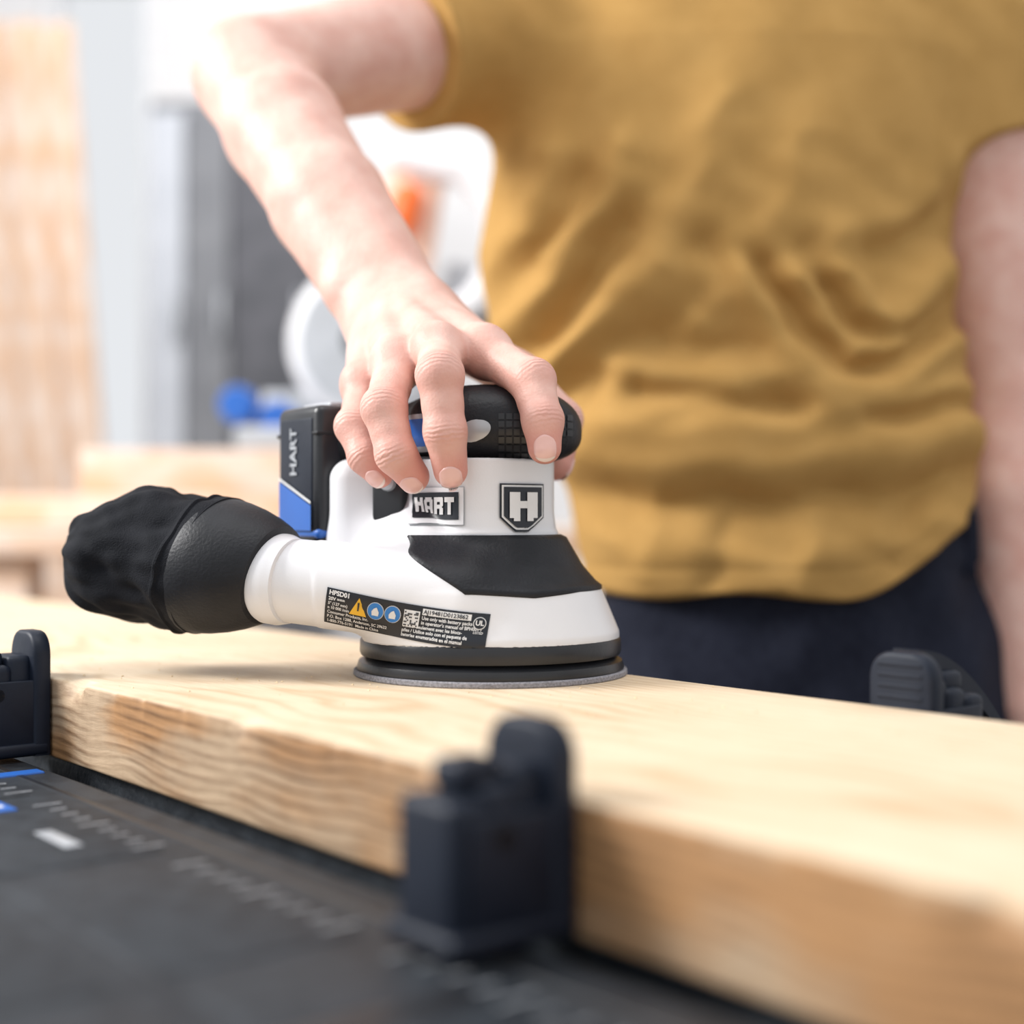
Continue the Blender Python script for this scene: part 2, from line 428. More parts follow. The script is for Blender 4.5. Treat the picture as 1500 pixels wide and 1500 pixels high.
# ------------------------------------------------------------------ orbital sander
SO = Vector((-.010, .664, BT))
sander = empty('orbital_sander', SO)
def prof_r(z):
    zz = [.010, .0165, .020, .0400, .0425, .050, .0615, .064, .100]
    rr = [.0585, .0600, .0598, .0515, .0480, .0415, .0350, .0335, .0335]
    return np.interp(z, zz, rr)
def superr(x, y, rot, n):
    c, s = math.cos(rot), math.sin(rot)
    u = x*c+y*s; v = -x*s+y*c
    return (np.abs(u)**n+np.abs(v)**n+1e-12)**(1/n)
def shell_fn(p):
    x, y, z = p[:, 0], p[:, 1], p[:, 2]
    rc = np.sqrt(x*x+y*y)
    low = (rc-prof_r(z))*.85
    low = np.maximum(low, np.maximum(.0165-z, z-.063))
    nk = superr(x+.0045, y, math.radians(40), 3.2)-.0300-np.clip((.075-z)*.10, 0, .003)
    nk = nk-.0007*np.exp(-((z-.0655)/.0012)**2)
    nk = np.maximum(nk, np.maximum(.05-z, z-.099))
    port = seg(p, (-.012, -.036, .0362), (-.106, -.0225, .0458), .0205, .0192)
    port = port+.0005*(1-1/(1+np.exp(-(x+.0765)*3000)))
    port = np.maximum(port, -.100-x+.35*(y+.024))
    rear = sbox(p, (-.050, .020, .070), (.026, .022, .030), .010)
    rear2 = seg(p, (-.025, .0, .055), (-.060, .02, .058), .028, .018)
    d = smin(low, port, .010)
    d = smin(d, smin(rear, rear2, .01), .014)
    d = np.maximum(d, .0165-z)
    d = smin(d, nk, .003)
    return d
shell, SV, SF = sdf_obj('housing', shell_fn, (-.120, -.075, .008), (.075, .075, .106), .0010, M_white, sander)
bvh = BVHTree.FromPolygons([Vector(v) for v in SV], [tuple(int(i) for i in f) for f in SF])

def grip_fn(p):
    x = p[:, 0]
    zc = .1155-.0022*np.clip((x-.005)/.03, 0, 1.4)**2
    c = np.stack([(x-.002)/.0405, (p[:, 1])/.0335, (p[:, 2]-zc)/.0185], 1)
    d = ((np.abs(c)**2.5).sum(1)**(1/2.5)-1)*.0185
    tail = seg(p, (-.02, .006, .112), (-.072, .030, .106), .0155, .0150)
    tail = smax(tail, .0975-p[:, 2], .004)
    return smin(d, tail, .008)
grip, GV, GF = sdf_obj('grip', grip_fn, (-.095, -.045, .090), (.050, .060, .140), .0012, M_black, sander)
gbvh = BVHTree.FromPolygons([Vector(v) for v in GV], [tuple(int(i) for i in f) for f in GF])

def proj(x, z, tree, off):
    h = tree.ray_cast(Vector((x, -.3, z)), Vector((0, 1, 0)))
    if h[0] is None: return None
    n = h[1]
    if n.y > 0: n = -n
    return h[0]+n*off
def decal(name, pts, faces, tree, off, mat):
    V = []; bad = set()
    for i, (x, z) in enumerate(pts):
        q = proj(x, z, tree, off)
        if q is None: bad.add(i); q = Vector((x, 0, z))
        V.append(q)
    F = [f for f in faces if not any(i in bad for i in f)]
    return new_mesh(name, V, F, mat, sander, True)
def grid_shape(x0, x1, z0, z1, nx=24, nz=16, width=None, shear=0):
    pts = []; F = []
    for j in range(nz+1):
        v = j/nz
        for i in range(nx+1):
            u = i/nx
            k = width(v) if width else 1
            x = (x0+x1)/2+(u-.5)*(x1-x0)*k; z = z0+(z1-z0)*v
            pts.append((x, z+shear*(x-x0)))
    for j in range(nz):
        for i in range(nx):
            a = j*(nx+1)+i; F.append((a, a+1, a+nx+2, a+nx+1))
    return pts, F
def text_geo(s, size, x, z, slope=0, bold=0.0, align='CENTER', sx=1.0):
    cu = bpy.data.curves.new('t', 'FONT'); cu.body = s; cu.size = size; cu.align_x = align; cu.align_y = 'CENTER'
    cu.offset = bold*size; cu.resolution_u = 3
    ob = bpy.data.objects.new('t', cu); S.collection.objects.link(ob)
    dg = bpy.context.evaluated_depsgraph_get()
    me = bpy.data.meshes.new_from_object(ob.evaluated_get(dg))
    bm = bmesh.new(); bm.from_mesh(me); bmesh.ops.triangulate(bm, faces=bm.faces[:])
    bmesh.ops.subdivide_edges(bm, edges=[e for e in bm.edges if e.calc_length() > size*.25], cuts=1)
    c, sn = math.cos(slope), math.sin(slope)
    pts = [(x+v.co.x*sx*c-v.co.y*sn, z+v.co.x*sx*sn+v.co.y*c) for v in bm.verts]
    bm.verts.index_update()
    F = [tuple(v.index for v in f.verts) for f in bm.faces]
    bm.free(); bpy.data.objects.remove(ob); bpy.data.meshes.remove(me)
    return pts, F

# name plate on the left face of the neck
xc, zc = -.0238, .0775
pts, F = grid_shape(xc-.0130, xc+.0130, zc-.0087, zc+.0087); decal('plate_frame', pts, F, bvh, .0008, M_grey)
pts, F = grid_shape(xc-.0127, xc+.0127, zc-.0084, zc+.0084); decal('plate_rim', pts, F, bvh, .0012, M_white)
pts, F = grid_shape(xc-.0108, xc+.0108, zc-.0062, zc+.0062); decal('plate_face', pts, F, bvh, .0016, M_label)
def block(nm, rects, x0, w, z0, h, mat, off=.0021):
    for k, (a, b, c_, d) in enumerate(rects):
        pts, F = grid_shape(x0+a*w, x0+b*w, z0+c_*h, z0+d*h, 4, 4); decal('%s_%d' % (nm, k), pts, F, bvh, off, mat)
LET = {'H': [(0, .34, 0, 1), (.66, 1, 0, 1), (.3, .7, .38, .66)],
       'A': [(0, .34, 0, .88), (.66, 1, 0, .88), (.12, .88, .74, 1), (.3, .7, .28, .5)],
       'R': [(0, .34, 0, 1), (.3, .95, .74, 1), (.66, 1, .5, .95), (.3, .9, .36, .58), (.62, 1, 0, .40)],
       'T': [(0, 1, .72, 1), (.33, .67, 0, .75)]}
for i, ch in enumerate('HART'):
    block('plate_letter_%d' % i, LET[ch], xc-.0092+i*.00475, .0041, zc-.0040, .0080, M_print)
# shield badge on the right face
xc, zc = .0140, .0770
sw = lambda v: .30+.70*min(1, v/.30) if v < .3 else 1.0
for nm, g, off, mt in (('badge_rim', 1.16, .0008, M_label), ('badge_white', 1.08, .0012, M_print), ('badge_face', .99, .0016, M_label)):
    pts, F = grid_shape(xc-.0085*g, xc+.0085*g, zc-.0098*g, zc+.0092*g, 20, 20, sw); decal(nm, pts, F, bvh, off, mt)
for k, (a, b, c_, d) in enumerate(((-.0062, -.0016, -.0050, .0068), (.0016, .0062, -.0050, .0068), (-.002, .002, -.0004, .0028), (-.0044, -.0016, -.0064, -.0050), (.0016, .0044, -.0064, -.0050))):
    pts, F = grid_shape(xc+a, xc+b, zc+c_, zc+d, 6, 8); decal('badge_letter_%d' % k, pts, F, bvh, .0021, M_print)

# black overmould collar (wraps the housing)
V = []; F = []; nth, nz_ = 110, 22
for j in range(nz_+1):
    v = j/nz_; z0 = .0395+(.0640-.0395)*v
    for i in range(nth+1):
        u = i/nth
        left = math.radians(-10-42*v**1.1)
        th = left+(math.radians(160)-left)*u
        dz = .0020*max(0, 1-abs(th-math.radians(22))/.5)*(1-v)
        z1 = z0-dz
        dirv = Vector((math.sin(th), -math.cos(th), 0))
        o = Vector((-.003*v, 0, z1))+dirv*.12
        h = bvh.ray_cast(o, -dirv)
        q = h[0] if h[0] else Vector((0, 0, z1))+dirv*float(prof_r(z1))
        edge_ = (j == 0 or i == 0)
        V.append(q+dirv*(.0002 if edge_ else .0012)+Vector((0, 0, 0 if edge_ else .0006)))
for j in range(nz_):
    for i in range(nth):
        a = j*(nth+1)+i; F.append((a, a+1, a+nth+2, a+nth+1))
new_mesh('collar', V, F, M_black, sander)
rbox('side_recess', (.016, .010, .026), (-.046, -.003, .080), .002, M_blackg, sander, (0, 0, math.radians(-20)))
lathe('screw', [(0, 0), (.0040, 0), (.0042, .001), (.0035, .003), (0, .0034)], M_silver, sander, (-.047, -.0075, .0885), (-.3, -1, 0), 20)
lathe('skirt', [(.050, .0095), (.0602, .0095), (.0608, .011), (.0606, .0160), (.0598, .0176), (.050, .0176)], M_blackg, sander, n=96)
lathe('pad', [(.050, .0022), (.0618, .0022), (.0622, .0035), (.0612, .0066), (.0585, .0082), (.0560, .0100), (.05, .010)], M_blackg, sander, n=96)
lathe('sanding_disc', [(0, .0), (.0632, 0), (.0637, .0006), (.0636, .0021), (.0630, .0027), (0, .0027)], M_abr, sander, n=96)
pts, F = grid_shape(-.049, -.026, .1030, .1190, 18, 12); decal('accent_grey', pts, F, gbvh, .0008, M_silver)
pts, F = grid_shape(-.049, -.0285, .1055, .1168, 18, 12); decal('accent_blue', pts, F, gbvh, .0013, M_blue)
pts, F = grid_shape(-.040, -.010, .0995, .1012, 18, 3); decal('accent_line', pts, F, gbvh, .0010, M_silver)
tw = lambda v: math.sqrt(max(0.02, 1-(2*v-1)**2))
pts, F = grid_shape(-.0145, .0006, .1055, .1145, 12, 12, tw, .16); decal('accent_button', pts, F, gbvh, .0012, M_silver)
for j in range(6):
    for i in range(10):
        x = .004+i*.0034; z = .099+j*.0034
        if (x-.002)**2/.039**2+(z-.114)**2/.018**2 > .9: continue
        pts, F = grid_shape(x, x+.0026, z, z+.0026, 2, 2); decal('stud_%d_%d' % (i, j), pts, F, gbvh, .0005, M_blackg)

# rating label
lb = (-.0722, .0272); sl = math.atan2(-.0112, .0705)
def LP(u, v):
    bow = -.0013*math.sin(math.pi*min(max(u/.0715, 0), 1))
    return (lb[0]+u*math.cos(sl)-v*math.sin(sl), lb[1]+u*math.sin(sl)+v*math.cos(sl)+bow)
def lgrid(u0, u1, v0, v1, nx, nz):
    pts = [LP(u0+(u1-u0)*i/nx, v0+(v1-v0)*j/nz) for j in range(nz+1) for i in range(nx+1)]
    F = [(j*(nx+1)+i, j*(nx+1)+i+1, (j+1)*(nx+1)+i+1, (j+1)*(nx+1)+i) for j in range(nz) for i in range(nx)]
    return pts, F
def ltext(nm, s, size, u, v, mat=None, bold=.01, align='LEFT', sx=1, off=.0009):
    pts, F = text_geo(s, size, 0, 0, 0, bold, align, sx)
    pts = [LP(u+a, v+b) for a, b in pts]
    decal(nm, pts, F, bvh, off, mat or M_print)
H = .0154
pts, F = lgrid(0, .0715, 0, H, 90, 20); decal('label', pts, F, bvh, .0005, M_label)
ltext('label_model', 'HPSD01', .0027, .0012, .0136, bold=.04)
ltext('label_volt', '20V ===', .0020, .0012, .0111, bold=.03)
ltext('label_spec', '5" (127 mm)', .0017, .0012, .0091, bold=.02)
ltext('label_rpm', 'n 10 000 /min', .0017, .0012, .0073, bold=.02)
for k, t in enumerate(('Consumer Products, Inc.', 'P.O. Box 1288, Anderson, SC 29622', '1-800-776-5191  Made in China')):
    ltext('label_addr_%d' % k, t, .0018, .0012, .0054-.0019*k, bold=.015)
def poly(nm, pl, mat, off):
    pts = [LP(a, b) for a, b in pl]
    c = (sum(p[0] for p in pts)/len(pts), sum(p[1] for p in pts)/len(pts))
    n = len(pts); decal(nm, pts+[c], [(i, (i+1) % n, n) for i in range(n)], bvh, off, mat)
poly('label_triangle', [(.0108, .0064), (.0184, .0064), (.0146, .0138)], M_yellow, .0009)
poly('label_bang', [(.0143, .0084), (.0149, .0084), (.0150, .0118), (.0142, .0118)], M_label, .0012)
for k, cu_ in enumerate((.0222, .0298)):
    poly('label_ring_%d' % k, [(cu_+.0037*math.cos(a), .0099+.0037*math.sin(a)) for a in np.linspace(0, 6.283, 25)[:-1]], M_print, .0009)
    poly('label_disc_%d' % k, [(cu_+.0034*math.cos(a), .0099+.0034*math.sin(a)) for a in np.linspace(0, 6.283, 25)[:-1]], M_lblue, .0012)
    poly('label_glyph_%d' % k, [(cu_-.0014, .0082), (cu_+.0014, .0082), (cu_+.0016, .0098), (cu_+.0005, .0117), (cu_-.0007, .0111), (cu_-.0016, .0098)], M_print, .0015)
pts, F = lgrid(.0347, .0417, .0058, .0130, 6, 6); decal('label_qr', pts, F, bvh, .0009, M_print)
for i in range(9):
    for j in range(9):
        if random.random() < .5 or (i in (0, 8) and j in (0, 8)):
            a = .0351+i*.00068; b = .0062+j*.00070
            pts, F = lgrid(a, a+.00062, b, b+.00064, 1, 1); decal('qr_%d_%d' % (i, j), pts, F, bvh, .0012, M_label)
pts, F = lgrid(.0427, .0637, .0118, .0145, 14, 3); decal('label_serial_bg', pts, F, bvh, .0009, M_print)
ltext('label_serial', 'AJ19481D0123862', .0025, .0432, .0131, M_label, .02, off=.0012)
for k, t in enumerate(('Use only with battery packs listed', "in operator's manual of BPH001 /", 'Utiliser seulement avec les blocs-', 'piles / Utilice solo con el paquete de', 'baterias enumerados en el manual')):
    ltext('label_txt_%d' % k, t, .0021, .0427 if k < 2 else .0347, (.0104-.0021*k), bold=.02, sx=.92)
for k, rr in enumerate((.0028, .0024)):
    poly('label_ul_%d' % k, [(.0675+rr*math.cos(a), .0110+rr*math.sin(a)) for a in np.linspace(0, 6.283, 21)[:-1]], M_print if k == 0 else M_label, .0009+.0003*k)
ltext('label_ul_t', 'UL', .0030, .0675, .0110, M_print, .03, 'CENTER', off=.0015)
ltext('label_ul_n', 'LISTED', .0014, .0675, .0068, M_print, .01, 'CENTER')

# port flange + dust bag
PA = Vector((-.0965, -.0240, .0450)); bdir = Vector((-.895, .42, .115)).normalized()
lathe('port_flange', [(.0, -.003), (.0192, -.003), (.0200, .0), (.0206, .002), (.0206, .008), (.0200, .0095), (.0, .0095)], M_white, sander, PA-bdir*.0065, tuple(bdir), 64)
e1 = Vector((0, 1, 0)); e1 = (e1-bdir*e1.dot(bdir)).normalized(); e2 = bdir.cross(e1)
if e2.z < 0: e2 = -e2
def bag_ring(t, r, fold, n=120, flat=1.0, tilt=0, lift=0):
    R = []
    for i in range(n):
        a = 2*math.pi*i/n
        rr = r
        if fold > 0:
            w = noise.noise((math.cos(a)*1.6, math.sin(a)*1.6, t*26))*.0050
            w += noise.noise((math.cos(a)*4+t*40, math.sin(a)*4, t*60))*.0026
            w -= abs(math.sin(a*3+t*55+1.5*noise.noise((a, t*25, 0))))**8*.0018
            rr = r+w*fold*min(1, r/.02)
        c, s_ = math.cos(a), math.sin(a)
        R.append(PA+bdir*(t+tilt*s_*r)+e1*(rr*c)+e2*(rr*s_*flat+lift))
    return R
cuff = [(.0005, .0180, 0), (.0015, .0226, 0), (.004, .0240, 0), (.010, .0266, 0), (.018, .0292, 0), (.026, .0310, 0), (.035, .0322, 0), (.0368, .0316, 0)]
loft('bag_cuff', [bag_ring(*c_, 120, 1.0, -.16, .0012) for i, c_ in enumerate(cuff)], M_black, sander)
prof = []
L0, L1 = .033, .119
for i in range(76):
    v = i/75; t = L0+(L1-L0)*v
    r = .0317+.0008*math.sin(v*math.pi*.8)-.0030*v
    if v > .40: r *= (max(0.0, 1-((v-.40)/.602)**2.1))**.58
    if .08 < v < .11: r += .0010
    prof.append((t, max(r, .0012), min(1, v*5)))
loft('dust_bag', [bag_ring(t, r, f, 160, 1.02, -.18, .0012) for i, (t, r, f) in enumerate(prof)], M_fabric, sander)

# battery pack
A = Vector((-.54, .84, 0)).normalized(); Bv = Vector((.84, .54, 0)).normalized()
byaw = math.atan2(Bv.y, Bv.x)
edge = Vector((-.082, .008, 0)); ctr = edge+A*.0235+Bv*.021
def bbox_(nm, a, b, z, sa, sb, sz, bev, mat):
    p = ctr+A*a+Bv*b
    return rbox(nm, (sb, sa, sz), (p.x, p.y, z), bev, mat, sander, (0, 0, byaw))
bbox_('battery_case', 0, 0, .0905, .047, .042, .071, .004, M_blackg)
bbox_('battery_seam', 0, .0, .1125, .0478, .0428, .0020, .001, M_black)
bbox_('battery_face_panel', 0, -.0208, .094, .037, .0018, .052, .0008, M_navy)
bbox_('battery_cap', .004, .006, .1267, .032, .030, .0036, .0016, M_grey)
bbox_('battery_rib', 0, .004, .060, .049, .036, .006, .002, M_black)
bbox_('battery_blue_foot', 0, .0, .0645, .0476, .0424, .005, .002, M_blue)
def bface(nm, poly_, off, mat):
    V = []
    for a, z in poly_:
        p = ctr+A*a-Bv*(.021+off); V.append((p.x, p.y, z))
    new_mesh(nm, V, [tuple(range(len(V)))], mat, sander, False)
bface('battery_stripe', [(-.0185, .066), (.0185, .066), (.0185, .090), (-.0185, .078)], .0012, M_blue)
bface('battery_line', [(-.0185, .0788), (.0185, .0908), (.0185, .0920), (-.0185, .0800)], .0013, M_print)
V = []
pts, F = text_geo('HART', .0105, 0, 0, 0, .02, sx=.85)
for a, b in pts:
    p = ctr+A*(b+.001)-Bv*(.021+.0013); V.append((p.x, p.y, .104+a))
new_mesh('battery_text', V, F, M_grey, sander, False)

# ------------------------------------------------------------------ person
person = empty('person', (0, 0, 0))
def Q(x, y, z): return np.array((x, y, z+EYE), np.float32)
W = Q(-.0590, .730, .101)
across = np.array((.924, -.31, .22)); across /= np.linalg.norm(across)
MCP = {'i': Q(-.0120, .660, .0745), 'm': Q(-.0335, .653, .0745), 'r': Q(-.0535, .661, .0690), 'p': Q(-.0700, .678, .0600)}
FING = {
 'i': [MCP['i'], Q(.0088, .6315, .0590), Q(.0134, .6205, .0410), Q(.0142, .6195, .0290)],
 'm': [MCP['m'], Q(-.0312, .6155, .0600), Q(-.0288, .6125, .0355), Q(-.0267, .6175, .0190)],
 'r': [MCP['r'], Q(-.0562, .6265, .0465), Q(-.0507, .6205, .0262), Q(-.0435, .6250, .0165)],
 'p': [MCP['p'], Q(-.0722, .6530, .0405), Q(-.0665, .6440, .0260), Q(-.0600, .6430, .0180)],
 't': [Q(.003, .7170, .0690), Q(.0250, .7075, .0470), Q(.0215, .7020, .0250)],
}
SC = {'i': .97, 'm': .99, 'r': .96, 'p': .84}
fwd = (MCP['m']-W).astype(float); fwd /= np.linalg.norm(fwd)
up_ = np.cross(across, fwd); up_ /= np.linalg.norm(up_)
if up_[2] < 0: up_ = -up_
up_ = up_.astype(np.float32)
def finger(p, nodes_, sc):
    a, b, c, d = nodes_
    m1 = a*.5+b*.5; m2 = b*.5+c*.5
    f = seg(p, a, m1, .0114*sc, .0092*sc)
    f = smin(f, seg(p, m1, b, .0092*sc, .0103*sc), .003)
    dors = b-(a+c)/2; dors = dors/np.linalg.norm(dors)
    f = smin(f, ell(p, b+dors*.0022, (.0092*sc, .0092*sc, .0092*sc)), .003)
    f = smin(f, seg(p, b, m2, .0101*sc, .0087*sc), .003)
    f = smin(f, seg(p, m2, c, .0087*sc, .0092*sc), .003)
    f = smin(f, seg(p, c, d, .0092*sc, .0076*sc), .003)
    return f
ELB = Q(-.160, .870, .2686); SHR = Q(.015, 1.035, .355)
def arm_fn(p):
    w1 = W+across*.011; w2 = W-across*.010
    t37 = W+(ELB-W)*.42; t70 = W+(ELB-W)*.74
    d = smin(seg(p, w1, t37+across*.003, .0180, .0295), seg(p, w2, t37-across*.003, .0175, .0295), .010)
    d = smin(d, seg(p, t37, t70, .0305, .0345), .006)
    d = smin(d, seg(p, t70, ELB, .0345, .0325), .006)
    d = smin(d, seg(p, ELB, SHR, .0325, .0480), .014)
    pal = None
    for wq, k, r0, r1 in ((w1, 'i', .0165, .0112), (W+across*.004, 'm', .0170, .0115), (W-across*.005, 'r', .0168, .0110), (w2, 'p', .0160, .0100)):
        s_ = seg(p, wq, MCP[k], r0, r1)
        pal = s_ if pal is None else smin(pal, s_, .007)
    for wq, k in ((W+across*.006, 'i'), (W+across*.002, 'm'), (W-across*.002, 'r'), (W-across*.006, 'p')):
        pal = smin(pal, seg(p, wq+up_*.0150, MCP[k]+up_*.0083, .0022, .0036), .006)
        pal = smin(pal, ell(p, MCP[k]+up_*.0035, (.0100, .0100, .0100)), .004)
    d = smin(d, pal, .010)
    # wrist bone on the little-finger side
    d = smin(d, ell(p, W-across*.020+up_*.010+(ELB-W)*.07, (.008, .008, .008)), .010)
    th = seg(p, W+across*.016+np.array((0, -.008, -.006)), FING['t'][0], .0150, .0120)
    d = smin(d, th, .012)
    d = smin(d, seg(p, (FING['t'][0]+W)/2+across*.006, (MCP['i']+W)/2, .008, .009), .012)
    tw_ = smin(seg(p, FING['t'][0], FING['t'][1], .0118, .0098), seg(p, FING['t'][1], FING['t'][2], .0102, .0086), .003)
    d0 = smin(d, tw_, .006)
    out = d0
    for k in 'imrp':
        out = np.minimum(out, smin(d, finger(p, FING[k], SC[k]), .0065))
    return out
arm, AV, AF = sdf_obj('right_arm_and_hand', arm_fn, (-.225, .588, EYE-.012), (.085, 1.10, EYE+.425), .0015, M_skin, person, iters=5)
def attrs(ob, V):
    n = len(V); red = np.zeros(n); ct = np.zeros(n); cm = np.zeros(n)
    V = V.astype(np.float32)
    for k, nd in FING.items():
        for j, q in enumerate(nd):
            d = np.linalg.norm(V-q, axis=1)
            last = j == len(nd)-1
            a = .50 if last else (.30 if j > 0 else .24)
            red = np.maximum(red, a*np.exp(-(d/(.0135 if last else .012))**2*1.0)*1.6)
            if 0 < j < len(nd)-1:
                ax = nd[j+1]-nd[j-1]; ax = ax/np.linalg.norm(ax)
                dors = q-(nd[j-1]+nd[j+1])/2; dors = dors/max(1e-6, np.linalg.norm(dors))
                t = (V-q)@ax
                side = np.clip(((V-q)@dors)/.009, 0, 1)**1.5
                m = np.exp(-(t/.0040)**2)*(d < .016)*side
                sel = m > cm
                ct = np.where(sel, t*1000, ct); cm = np.where(sel, m, cm)
    for a_, b_ in (('i', 'm'), ('m', 'r'), ('r', 'p')):
        g_ = MCP[a_]*.5+MCP[b_]*.5-up_*.004
        red = np.maximum(red, .5*np.exp(-(np.linalg.norm(V-g_, axis=1)/.011)**2))
    for nm, arr in (('red', np.clip(red, 0, .8)), ('crease_t', ct), ('crease_m', cm)):
        at = ob.data.attributes.new(nm, 'FLOAT', 'POINT'); at.data.foreach_set('value', arr.astype(np.float32))
attrs(arm, AV)
abvh = BVHTree.FromPolygons([Vector(v) for v in AV], [tuple(int(i) for i in f) for f in AF])
def nail(nm, node_a, node_b, dorsal, w, l, back=.001):
    a = Vector(node_a); b = Vector(node_b); ax = (b-a).normalized()
    d = Vector(dorsal); d = (d-ax*d.dot(ax)).normalized(); s = ax.cross(d)
    for part, v0, v1, mat, lift in (('', -1, .80, M_nail, .0005), ('_edge', .78, 1.0, M_nailtip, .00055)):
        V = []; F = []; n, m = 14, 14
        for j in range(m+1):
            v = v0+(v1-v0)*j/m
            for i in range(n+1):
                u = i/n*2-1
                uu = u*(1-.30*max(0, -v)**3-.22*max(0, v)**4); vv = v-(.30*u*u if v > 0 else -.35*u*u)*abs(v)
                o = b+ax*(back+vv*l)+s*(uu*w)+d*.03
                h = abvh.ray_cast(o, -d)
                rim = abs(u) > .99 or (part == '' and j == 0)
                q = h[0]+h[1]*(-.0003 if rim else lift) if h[0] else o-d*.022
                V.append(q)
        for j in range(m):
            for i in range(n):
                x = j*(n+1)+i; F.append((x, x+1, x+n+2, x+n+1))
        new_mesh(nm+part, V, F, mat, person)
nail('nail_index', FING['i'][2], FING['i'][3], (0, -1, .10), .0052, .0056, .0008)
nail('nail_middle', FING['m'][2], FING['m'][3], (0, -1, -.20), .0053, .0058, .0018)
nail('nail_ring', FING['r'][2], FING['r'][3], (-.25, -.8, -.4), .0048, .0050, .001)
nail('nail_little', FING['p'][2], FING['p'][3], (-.3, -.8, -.4), .0042, .0044, .001)
nail('nail_thumb', FING['t'][1], FING['t'][2], (.8, .3, 0), .0060, .0062, .001)

TZ = [-.10, -.06, .02, .05, .125, .19, .253, .32, .360, .385, .405, .425, .45]
TCX = [.207, .205, .190, .181, .154, .146, .157, .162, .165, .167, .168, .168, .168]
TA = [.146, .146, .147, .152, .166, .168, .168, .174, .172, .150, .110, .075, .055]
TB = [.114, .114, .112, .112, .110, .111, .112, .108, .100, .088, .072, .060, .050]
CY = 1.05
def torso_sdf(p, grow=0.0):
    z = p[:, 2]-EYE
    cx = np.interp(z, TZ, TCX); a = np.interp(z, TZ, TA)+grow; b = np.interp(z, TZ, TB)+grow
    n = 2.3
    q = (np.abs((p[:, 0]-cx)/a)**n+np.abs((p[:, 1]-CY)/b)**n+1e-9)**(1/n)
    return (q-1)*b*.9
SHL = Q(.325, 1.045, .350); EL = Q(.368, 1.060, .090); WL = Q(.366, 1.010, -.135)
# fold polylines on the shirt front (x,z), amplitude, width
FOLD = [
 ([(.150, .155), (.160, .135), (.182, .110), (.212, .074)], .013, .010), ([(.212, .074), (.251, .088), (.300, .118), (.330, .130)], .014, .010),
 ([(.166, .165), (.178, .138), (.200, .112), (.224, .090), (.262, .104), (.310, .136)], -.011, .008),
 ([(.190, .155), (.203, .128), (.223, .106), (.264, .118), (.310, .156)], .011, .009),
 ([(.220, .156), (.235, .134), (.250, .129), (.295, .168)], .008, .009), ([(.208, .148), (.222, .124), (.245, .118), (.295, .148)], -.009, .007),
 ([(.036, .062), (.114, .054), (.185, .060), (.212, .074)], .009, .012), ([(.09, .084), (.15, .070), (.205, .074)], -.007, .008),
 ([(.06, .100), (.14, .086), (.19, .096)], .006, .012),
 ([(-.023, .124), (.000, .134), (.030, .158), (.059, .197), (.075, .240)], .010, .012), ([(-.02, .100), (.020, .120), (.050, .150), (.075, .190)], -.010, .010),
 ([(.010, .080), (.040, .115), (.070, .145), (.100, .165)], .009, .011), ([(.03, .075), (.07, .110), (.12, .135)], -.007, .010),
 ([(-.02, .165), (.01, .195), (.030, .245)], .006, .011), ([(-.02, .145), (.02, .175), (.045, .225)], -.006, .010),
 ([(.03, .040), (.16, .033), (.251, .043), (.33, .060)], .0125, .017), ([(.02, .012), (.16, .006), (.26, .014), (.34, .036)], -.007, .011),
 ([(.22, .072), (.28, .080), (.335, .092)], .007, .007), ([(.23, .062), (.335, .076)], -.007, .006), ([(.235, .052), (.335, .064)], .005, .008),
 ([(.260, .132), (.290, .150), (.320, .185)], .008, .009), ([(.265, .120), (.325, .165)], -.008, .008), ([(.22, .185), (.26, .200), (.31, .240)], .005, .014),
 ([(.10, .19), (.12, .22), (.14, .27)], .004, .016), ([(.12, .130), (.155, .150)], .006, .010), ([(.17, .19), (.19, .25)], .003, .016),
 ([(.07, -.02), (.18, -.034), (.30, -.006)], .004, .014), ([(.13, -.045), (.15, .005)], -.003, .009), ([(.25, -.03), (.27, .01)], -.004, .009),
 ([(.19, -.045), (.20, .0)], .003, .010), ([(.09, -.04), (.10, .01)], .003, .009),
 ([(.10, .115), (.13, .105), (.165, .112)], -.006, .008), ([(.05, .045), (.10, .072), (.15, .078)], .005, .008), ([(.13, .175), (.145, .150)], -.005, .009),
 ([(.245, .175), (.275, .190), (.30, .215)], -.005, .009), ([(.195, .175), (.205, .150)], -.005, .008), ([(.02, .030), (.05, .060), (.06, .090)], -.005, .009),
]
def fold_disp(p):
    x = p[:, 0]; z = p[:, 2]-EYE
    x = x+.0030*np.sin(z*75+1)+.0015*np.sin(z*160-x*60); z = z+.0025*np.sin(x*80)
    o = np.zeros(len(p))
    for pl, am, w in FOLD:
        best = None
        for (x1, z1), (x2, z2) in zip(pl[:-1], pl[1:]):
            dx, dz = x2-x1, z2-z1; L2 = dx*dx+dz*dz
            t = np.clip(((x-x1)*dx+(z-z1)*dz)/L2, 0, 1)
            d2 = (x-x1-t*dx)**2+(z-z1-t*dz)**2
            best = d2 if best is None else np.minimum(best, d2)
        e = .0030
        dd = np.sqrt(best+e*e)-e
        o += 1.45*am*np.exp(-(dd/w)**1.3)
    o += .0007*np.sin(x*95+z*140+2*np.sin(z*33))+.0010*np.sin(-x*45+z*30+2*np.sin(x*21))
    return 0.019*np.tanh(o/.019)
def zhem(x):
    return -.055+.090*np.clip((x-.215)/.125, 0, 1.2)**2.0
